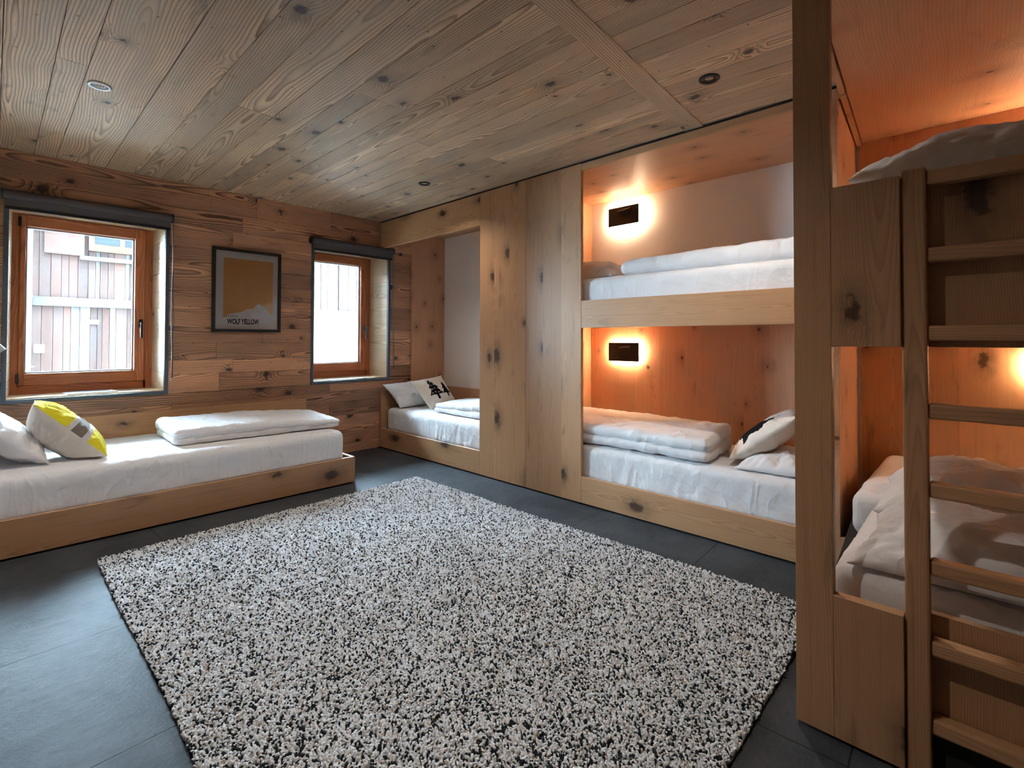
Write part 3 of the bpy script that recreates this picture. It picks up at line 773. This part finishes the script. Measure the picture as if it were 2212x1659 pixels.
# post, middle band and lower apron left of the ladder, cut as one board front
m.box((XN, .338, .012), (XN + TP, .439, 2.50), grain=2, bev=.0015, rnd=(.3, .4, .45))
m.box((XN, .171, 1.182), (XN + TP, .3378, 1.665), grain=2, bev=.0015, rnd=(.33, .61, .40))
m.box((XN, .171, .012), (XN + TP, .3378, .434), grain=2, bev=.0015, rnd=(.7, .2, .42))
m.build('front_panel', 'oak', nb)
m = MB()
m.box((XN + .075, -.46, 1.182), (XN + .10, .172, 1.665), grain=2, bev=.001, rnd=(.15, .72, .35))
m.build('upper_apron', 'oak', nb)
m = MB()
m.box((XN + .075, -.46, .012), (XN + .10, .172, .434), grain=2, bev=.001, rnd=(.55, .32, .35))
m.build('lower_apron', 'oak', nb)
m = MB(); m.box((XN, YE, .012), (XN + TP, -.46, .434), grain=1, bev=.001); m.box((XN, YE, 1.182), (XN + TP, -.46, 1.665), grain=1, bev=.001)
m.box((XN, YE, .434), (XN + TP, YE + .1, 1.182), grain=2, bev=.001); m.box((XN, YE, 1.665), (XN + TP, YE + .1, 2.5), grain=2, bev=.001)
m.build('front_panel', 'oak', nb)
# soffit with a raised edge strip, following the end wall
d = Vector((1, .071, 0)).normalized()
sof = MB()
ys = lambda x: .458 + .071 * (x - 2.398)
sof.raw([(XN, ys(XN), 2.472), (XB - .002, ys(XB) - .0, 2.472), (XB - .002, YE, 2.472), (XN, YE, 2.472), (XN, ys(XN), 2.495), (XB - .002, ys(XB), 2.495), (XB - .002, YE, 2.495), (XN, YE, 2.495)],
        [(0, 1, 2, 3), (4, 7, 6, 5), (0, 4, 5, 1), (1, 5, 6, 2), (2, 6, 7, 3), (3, 7, 4, 0)],
        [(-.4, .5, 0), (1.6, .5, 0), (1.6, -.6, 0), (-.4, -.6, 0), (-.4, .5, .02), (1.6, .5, .02), (1.6, -.6, .02), (-.4, -.6, .02)], (.42, .18, .5))
sof.build('soffit', 'oakin', nb)
bt = MB()
bt.raw([(XN + .04, ys(XN + .04) + .006, 2.455), (XB - .002, ys(XB) + .006, 2.455), (XB - .002, ys(XB) + .030, 2.455), (XN + .04, ys(XN + .04) + .030, 2.455),
        (XN + .04, ys(XN + .04) + .006, 2.50), (XB - .002, ys(XB) + .006, 2.50), (XB - .002, ys(XB) + .030, 2.50), (XN + .04, ys(XN + .04) + .030, 2.50)],
       [(0, 3, 2, 1), (4, 5, 6, 7), (0, 1, 5, 4), (1, 2, 6, 5), (2, 3, 7, 6), (3, 0, 4, 7)],
       [(x, y, 0) for x, y in ((0, 0), (2, 0), (2, .03), (0, .03))] + [(x, y, .04) for x, y in ((0, 0), (2, 0), (2, .03), (0, .03))], (.2, .3, .5))
bt.build('soffit_edge', 'oakin', nb)
m = MB(); planked(m, 3.846, XB - .002, YE, .575, .10, 1.60, 5); m.build('lower_back_panel', 'oak', nb)
m = MB(); planked(m, 3.846, XB - .002, YE, .575, 1.60, 2.47, 5); m.build('upper_back_panel', 'oakin', nb)
def slab(mb, z0, z1, x0=XN + .105, mi=0):
    ye = lambda x: .538 + .067 * (x - XF)
    mb.raw([(x0, .40, z0), (3.84, ye(3.84) - .03, z0), (3.84, YE, z0), (x0, YE, z0), (x0, .40, z1), (3.84, ye(3.84) - .03, z1), (3.84, YE, z1), (x0, YE, z1)],
           [(0, 1, 2, 3), (4, 7, 6, 5), (0, 4, 5, 1), (1, 5, 6, 2), (2, 6, 7, 3), (3, 7, 4, 0)], [(q, w_, 0) for q, w_ in ((0, 1), (2, 1), (2, 0), (0, 0))] * 2)
m = MB(); slab(m, 1.30, 1.42); m.build('upper_base', 'oakin', nb)
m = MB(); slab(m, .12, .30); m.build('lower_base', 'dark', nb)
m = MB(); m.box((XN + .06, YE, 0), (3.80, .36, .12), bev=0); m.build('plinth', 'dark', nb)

# ladder
ld = thing('ladder', (XN + .03, -.15, 0), 'oak bunk ladder with flat rungs in the right foreground', 'ladder')
for y0, y1 in ((.1155, .1695), (-.445, -.391)):
    B('stile', (XN + .012, y0, .0), (XN + .066, y1, 1.682), 'oak', ld, grain=2, bev=.006, rnd=(.6, .8, .5))
for z in (1.652, 1.437, 1.221, 1.005, .789, .577, .360, .148):
    B('rung', (XN + .022, -.391, z - .0205), (XN + .066, .1155, z + .0205), 'oak', ld, grain=1, bev=.006)

mattress((XN + .11, -1.70, .30), (2.72, .372, .485), 'white mattress of the lower berth behind the ladder, on the room side', 5, side=.004)
mattress((2.73, -1.70, .30), (3.83, .455, .505), 'white mattress of the lower berth behind the ladder, on the wall side', 6, side=.004)
mattress((XN + .11, -1.70, 1.42), (3.20, .36, 1.655), 'white mattress of the upper berth above the ladder', 7, side=.004)
pillow('pillow', [(2.40, .315, .52), (2.40, -.52, .52), (1.875, -.52, .50), (1.872, .325, .497)], .30, ['white'],
       'white pillow in the lower berth behind the ladder, closest to the rungs', 'pillow', 'white pillows', seed=12, wr=.016, floor_z=.494, back=.6, p=3)
pillow('pillow', [(3.04, .355, .53), (3.04, -.55, .53), (2.46, -.55, .525), (2.42, .335, .525)], .34, ['white'],
       'white pillow deeper in the lower berth behind the ladder, towards the wall', 'pillow', 'white pillows', seed=13, wr=.018, floor_z=.514, back=.6, p=3)
pillow('pillow', [(2.70, .40, 1.80), (2.74, -.45, 1.84), (1.98, -.50, 1.72), (1.93, .325, 1.725)], .26, ['white'],
       'white pillow on the upper berth above the ladder', 'pillow', 'white pillows', seed=14, wr=.014, floor_z=1.663, p=3)

# ------------------------------------------------------------------ downlights
def downlight(x, y, ring, label):
    t = thing('ceiling_spotlight', (x, y, H), label, 'ceiling spotlight', 'recessed ceiling spotlights')
    MB().lathe([(.050, 0), (.050, -.006), (.046, -.009), (.034, -.007), (.031, .004)], (x, y, H), 36).build('trim_ring', ring, t)
    MB().lathe([(.031, .004), (.028, -.004), (.022, -.004), (.020, .006)], (x, y, H), 36).build('inner_ring', ring, t)
    MB().lathe([(.0205, .004), (.012, .001), (.0002, 0)], (x, y, H), 28).build('lens', 'lens', t)
downlight(.365, 3.313, 'silver', 'silver ringed spotlight in the ceiling above the single bed end of the room')
downlight(2.494, 3.406, 'black', 'small black spotlight in the ceiling before the alcove')
downlight(2.467, .991, 'black', 'black spotlight in the ceiling beyond the wide cover board, near the far bunk')

downlight(.365, .991, 'silver', 'added out of view fill spotlight, silver ringed, on the near side of the cover board')  # fixture added out of view to carry a fill light for the near bunk

# ------------------------------------------------------------------ rug with a shaggy pile
rx0, rx1, ry0, ry1 = .405, 2.525, .53, 3.49
R = thing('rug', (1.46, 2.0, 0), 'large shaggy rug speckled pale grey and black on the slate floor', 'rug')
def rug_map(u, v):
    x = rx0 + (rx1 - rx0) * u; y = ry0 + (ry1 - ry0) * v
    return x + .012 * np.sin(v * 9) * (u - .5), y + .075 * (u - .5) * v + .02 * (u - .5)
g = MB(); nu, nv = 20, 30
gv = [(*rug_map(i / nu, j / nv), .008) for i in range(nu + 1) for j in range(nv + 1)]
g.raw(gv, [(i * (nv + 1) + j, (i + 1) * (nv + 1) + j, (i + 1) * (nv + 1) + j + 1, i * (nv + 1) + j + 1) for i in range(nu) for j in range(nv)])
nbase = len(gv)
g.build('rug_backing', 'rugback', R)
def tufts():
    sp = .0066
    na, nb_ = int((rx1 - rx0) / sp), int((ry1 - ry0) / sp)
    u, v = np.meshgrid((np.arange(na) + .5) / na, (np.arange(nb_) + .5) / nb_, indexing='ij')
    u = (u + rng.uniform(-.5, .5, u.shape) / na).ravel(); v = (v + rng.uniform(-.5, .5, v.shape) / nb_).ravel()
    x, y = rug_map(u, v); n = len(x)
    # strands: a bent, blunt 5-sided yarn end
    hgt = rng.uniform(.013, .021, n); rad = rng.uniform(.0030, .0045, n)
    edge = np.minimum(np.minimum(u, 1 - u) * (rx1 - rx0), np.minimum(v, 1 - v) * (ry1 - ry0))
    flow = np.array([mnoise.noise(Vector((a * 5, b * 5, 0))) for a, b in zip(x[::1], y[::1])])
    th = rng.uniform(0, 2 * np.pi, n) * .8 + flow * 4
    lean = rng.uniform(.1, .7, n)
    lx, ly = np.cos(th) * lean, np.sin(th) * lean
    sides = 5
    prof = [(0.0, .8), (.5, 1.12), (.9, .98)]
    V = np.zeros((n, sides * 3 + 1, 3), 'f')
    ph = rng.uniform(0, 6.28, n)
    for k, (hh, rr) in enumerate(prof):
        cx = x + lx * hgt * hh * hh; cy = y + ly * hgt * hh * hh; cz = .008 + hgt * hh
        for s in range(sides):
            a = ph + 2 * np.pi * s / sides
            V[:, k * sides + s, 0] = cx + np.cos(a) * rad * rr; V[:, k * sides + s, 1] = cy + np.sin(a) * rad * rr; V[:, k * sides + s, 2] = cz
    V[:, -1, 0] = x + lx * hgt; V[:, -1, 1] = y + ly * hgt; V[:, -1, 2] = .008 + hgt
    q = []
    for k in range(2):
        for s in range(sides): q.append((k * sides + s, k * sides + (s + 1) % sides, (k + 1) * sides + (s + 1) % sides, (k + 1) * sides + s))
    q = np.array(q); tr = np.array([(2 * sides + s, 2 * sides + (s + 1) % sides, 3 * sides) for s in range(sides)])
    nvp = sides * 3 + 1
    off = (np.arange(n) * nvp)[:, None, None]
    Q = (q[None] + off).reshape(n, -1); Tt = (tr[None] + off).reshape(n, -1)
    loops = np.concatenate([Q, Tt], 1).ravel().astype('i')
    tot = np.tile(np.concatenate([np.full(len(q), 4), np.full(len(tr), 3)]), n).astype('i')
    start = np.concatenate([[0], np.cumsum(tot)[:-1]]).astype('i')
    me = D.meshes.new('rug_pile')
    me.vertices.add(n * nvp); me.vertices.foreach_set('co', (V - np.array([1.46, 2.0, 0], 'f')).ravel())
    me.loops.add(len(loops)); me.loops.foreach_set('vertex_index', loops)
    me.polygons.add(len(tot)); me.polygons.foreach_set('loop_start', start); me.polygons.foreach_set('loop_total', tot)
    me.polygons.foreach_set('use_smooth', np.ones(len(tot), bool))
    r = rng.uniform(0, 1, (n, 3)).astype('f')
    # dark yarns come in small clumps
    cl = np.array([mnoise.noise(Vector((a * 75, b * 75, 3.0))) for a, b in zip(x, y)])
    r[:, 0] = np.clip(.5 - cl * .38 + rng.uniform(-.38, .38, n), 0, 1)
    a = me.attributes.new('rnd', 'FLOAT_VECTOR', 'POINT'); a.data.foreach_set('vector', np.repeat(r, nvp, 0).ravel())
    me.materials.append(M['pile']); me.update(calc_edges=True); me.validate()
    o = D.objects.new('rug_pile', me); COL.objects.link(o); o.parent = R; o['kind'] = 'stuff'
tufts()

# unseen upper storey and eaves, added to keep sky light off the barn
m = MB(); m.box((-8, 5.0, H + .13), (12, 5.31, 7.5), bev=0); m.box((-8, 4.6, 7.5), (12, 6.5, 7.62), bev=0); m.box((-8, 5.0, -.2), (XL - .12, 5.31, H + .13), bev=0); m.box((XB + .12, 5.0, -.2), (12, 5.31, H + .13), bev=0)
struct(m.build('sky_block_wall', 'render'), 'added unseen house wall and eaves blocking sky light from the barn', 'wall')

# ------------------------------------------------------------------ outside: barn across the lane
YB = 10.0
barn = thing('barn', (3, YB, 0), 'old barn with weathered vertical boards seen through the windows', 'building')
bw = MB(); x = -2.0
while x < 8.5:
    kind = random.random()
    wd = random.uniform(.045, .06) if kind < .3 else random.uniform(.07, .15)
    # two tiers of boards, above and below the beam; white render fills the lower right
    bw.box((x, YB - random.uniform(0, .02), 1.80), (x + wd - .004, YB + .03, 3.55), grain=2, bev=.002, mi=1 if kind < .3 else 0)
    if x < 3.4:
        bw.box((x + .03, YB - random.uniform(0, .02), -.2), (x + .03 + wd - .004, YB + .03, 1.69), grain=2, bev=.002, mi=1 if random.random() < .28 else 0)
    x += wd
bw.box((-2.2, YB + .03, -.2), (9, YB + .3, 3.6), bev=0, mi=2)
bw.build('board_cladding', ['barn1', 'barn2', 'dark'], barn)
B('crossbeam', (-2, YB - .06, 1.68), (8.5, YB + .02, 1.815), 'barnbeam', barn, grain=0)
B('rendered_wall', (3.4, YB - .02, -.2), (8.5, YB + .03, 1.68), 'render', barn, bev=0)
bwin = MB()
for mn, mx in (((1.00, YB - .06, 2.55), (1.07, YB, 3.2)), ((1.62, YB - .06, 2.55), (1.69, YB, 3.2)), ((1.07, YB - .06, 2.55), (1.62, YB, 2.66)), ((1.38, YB - .05, 2.66), (1.44, YB, 3.2)), ((1.07, YB - .06, 3.13), (1.62, YB, 3.2))):
    bwin.box(mn, mx, bev=.003)
bf = bwin.build('barn_window', 'barnorange', barn)
B('barn_window_pane', (1.07, YB - .03, 2.66), (1.62, YB - .025, 3.13), 'pane_far', bf, bev=0)
B('ledge', (.90, YB - .09, 2.40), (2.0, YB, 2.46), 'barn2', barn, grain=0)
B('shutter', (.50, YB - .05, 2.46), (.95, YB - .02, 3.2), 'barn1', barn, grain=2)
dp = MB()
for k in range(3): dp.box((5.35 + .05 * k, YB - .05, .1), (5.395 + .05 * k, YB - .02, 1.5), grain=2)
dp.build('post', 'barn2', barn)
rf = MB(); rf.raw([(-2.4, YB - .45, 3.45), (9, YB - .45, 3.45), (9, YB + 3, 4.6), (-2.4, YB + 3, 4.6), (-2.4, YB - .45, 3.53), (9, YB - .45, 3.53), (9, YB + 3, 4.68), (-2.4, YB + 3, 4.68)],
    [(0, 3, 2, 1), (4, 5, 6, 7), (0, 1, 5, 4), (1, 2, 6, 5), (2, 3, 7, 6), (3, 0, 4, 7)])
rf.build('roof', 'barnbeam', barn)
dpipe = thing('downpipe', (.335, YB - .1, 0), 'pale grey downpipe running down the barn wall outside the left window', 'downpipe')
MB().cyl((.335, YB - .10, -.15), (.335, YB - .10, 3.4), .046, 20).build('pipe', 'bsteel', dpipe)
for z in (.78, 1.79, 2.85):
    m = MB(); m.cyl((.335, YB - .10, z), (.335, YB - .10, z + .03), .054, 20); m.box((.25, YB - .06, z), (.42, YB - .045, z + .025), bev=.002)
    m.build('pipe_bracket', 'bsteel', dpipe)
eb = MB(); eb.box((.41, YB - .07, .99), (.52, YB - .018, 1.11), bev=.006); ebo = eb.build('meter_box', 'paper', None, (.46, YB - .04, .99))
tag(ebo, 'small white box fixed low on the barn boards beside the downpipe', 'box')
sg = MB(); sg.box((1.02, YB - .04, 1.415), (1.14, YB - .018, 1.49), bev=.003); sgo = sg.build('wall_sign', 'barn2', None, (1.08, YB - .03, 1.415))
tag(sgo, 'small pale plate on the barn boards below the beam', 'sign')
gr = MB(); gr.box((-12, 5.31, -.4), (16, 14, -.2), bev=0)
struct(gr.build('ground', 'gravel'), 'pale ground of the lane outside', 'ground')

SPOT = 32.0
# ------------------------------------------------------------------ light: sky through the windows
wd = D.worlds.new('sky'); SC.world = wd; wd.use_nodes = True
bg = wd.node_tree.nodes['Background']; bg.inputs[0].default_value = (.56, .80, 1.0, 1); bg.inputs[1].default_value = SKY = 80.0
PL = []
for n, (a, b) in enumerate(((.08, .96), (2.24, 3.06))):
    L = D.lights.new('window_portal', 'AREA'); L.shape = 'RECTANGLE'; L.size = b - a; L.size_y = 1.34; L.cycles.is_portal = True
    o = D.objects.new('window_portal', L); COL.objects.link(o); o.location = ((a + b) / 2, 5.33, 1.46); o.rotation_euler = (-math.pi / 2, 0, 0)
for x, y, e in ((.365, 3.313, .95), (2.494, 3.406, .8), (2.467, .991, .9), (.365, .991, 1.2)):  # last entry is the added fill spot, out of view
    L = D.lights.new('spot_bulb', 'SPOT'); L.energy = SPOT * e; L.color = (1, .92, .83); L.spot_size = 2.4; L.spot_blend = 1.0; L.shadow_soft_size = .03
    o = D.objects.new('spot_bulb', L); COL.objects.link(o); o.location = (x, y, H - .012)

# ------------------------------------------------------------------ camera
F, CY = 1070.552492, 716.712227
Mr = [[0.6906192286143433, -0.7232140161473976, 0.0025627945842809402], [0.013211824485968592, 0.009073212748928756, -0.9998715540028952], [0.7230978694214784, 0.6905643805311453, 0.015821111836850876]]
cam = D.cameras.new('camera'); co = D.objects.new('camera', cam); COL.objects.link(co)
r, dn, fw = [Vector(q) for q in Mr]
mw = Matrix((r, -dn, -fw)).transposed().to_4x4(); mw.translation = (0, 0, 1.2); co.matrix_world = mw
cam.sensor_fit = 'HORIZONTAL'; cam.sensor_width = 36; cam.lens = F / 2212 * 36
cam.shift_x = 0; cam.shift_y = -(829.5 - CY) / 2212; cam.clip_start = .02
SC.camera = co
SC.view_settings.view_transform = 'Standard'; SC.view_settings.look = 'None'
SC.view_settings.gamma = 1; SC.view_settings.use_curve_mapping = False
SC.view_settings.exposure = 1.05
cy = SC.cycles
cy.max_bounces = 6; cy.diffuse_bounces = 4; cy.glossy_bounces = 3; cy.transparent_max_bounces = 8; cy.caustics_reflective = False; cy.caustics_refractive = False
cy.sample_clamp_indirect = 6.0
cy.use_adaptive_sampling = True; cy.adaptive_threshold = .22; cy.adaptive_min_samples = 14
for o in D.objects:
    if '_org' in o: del o['_org']
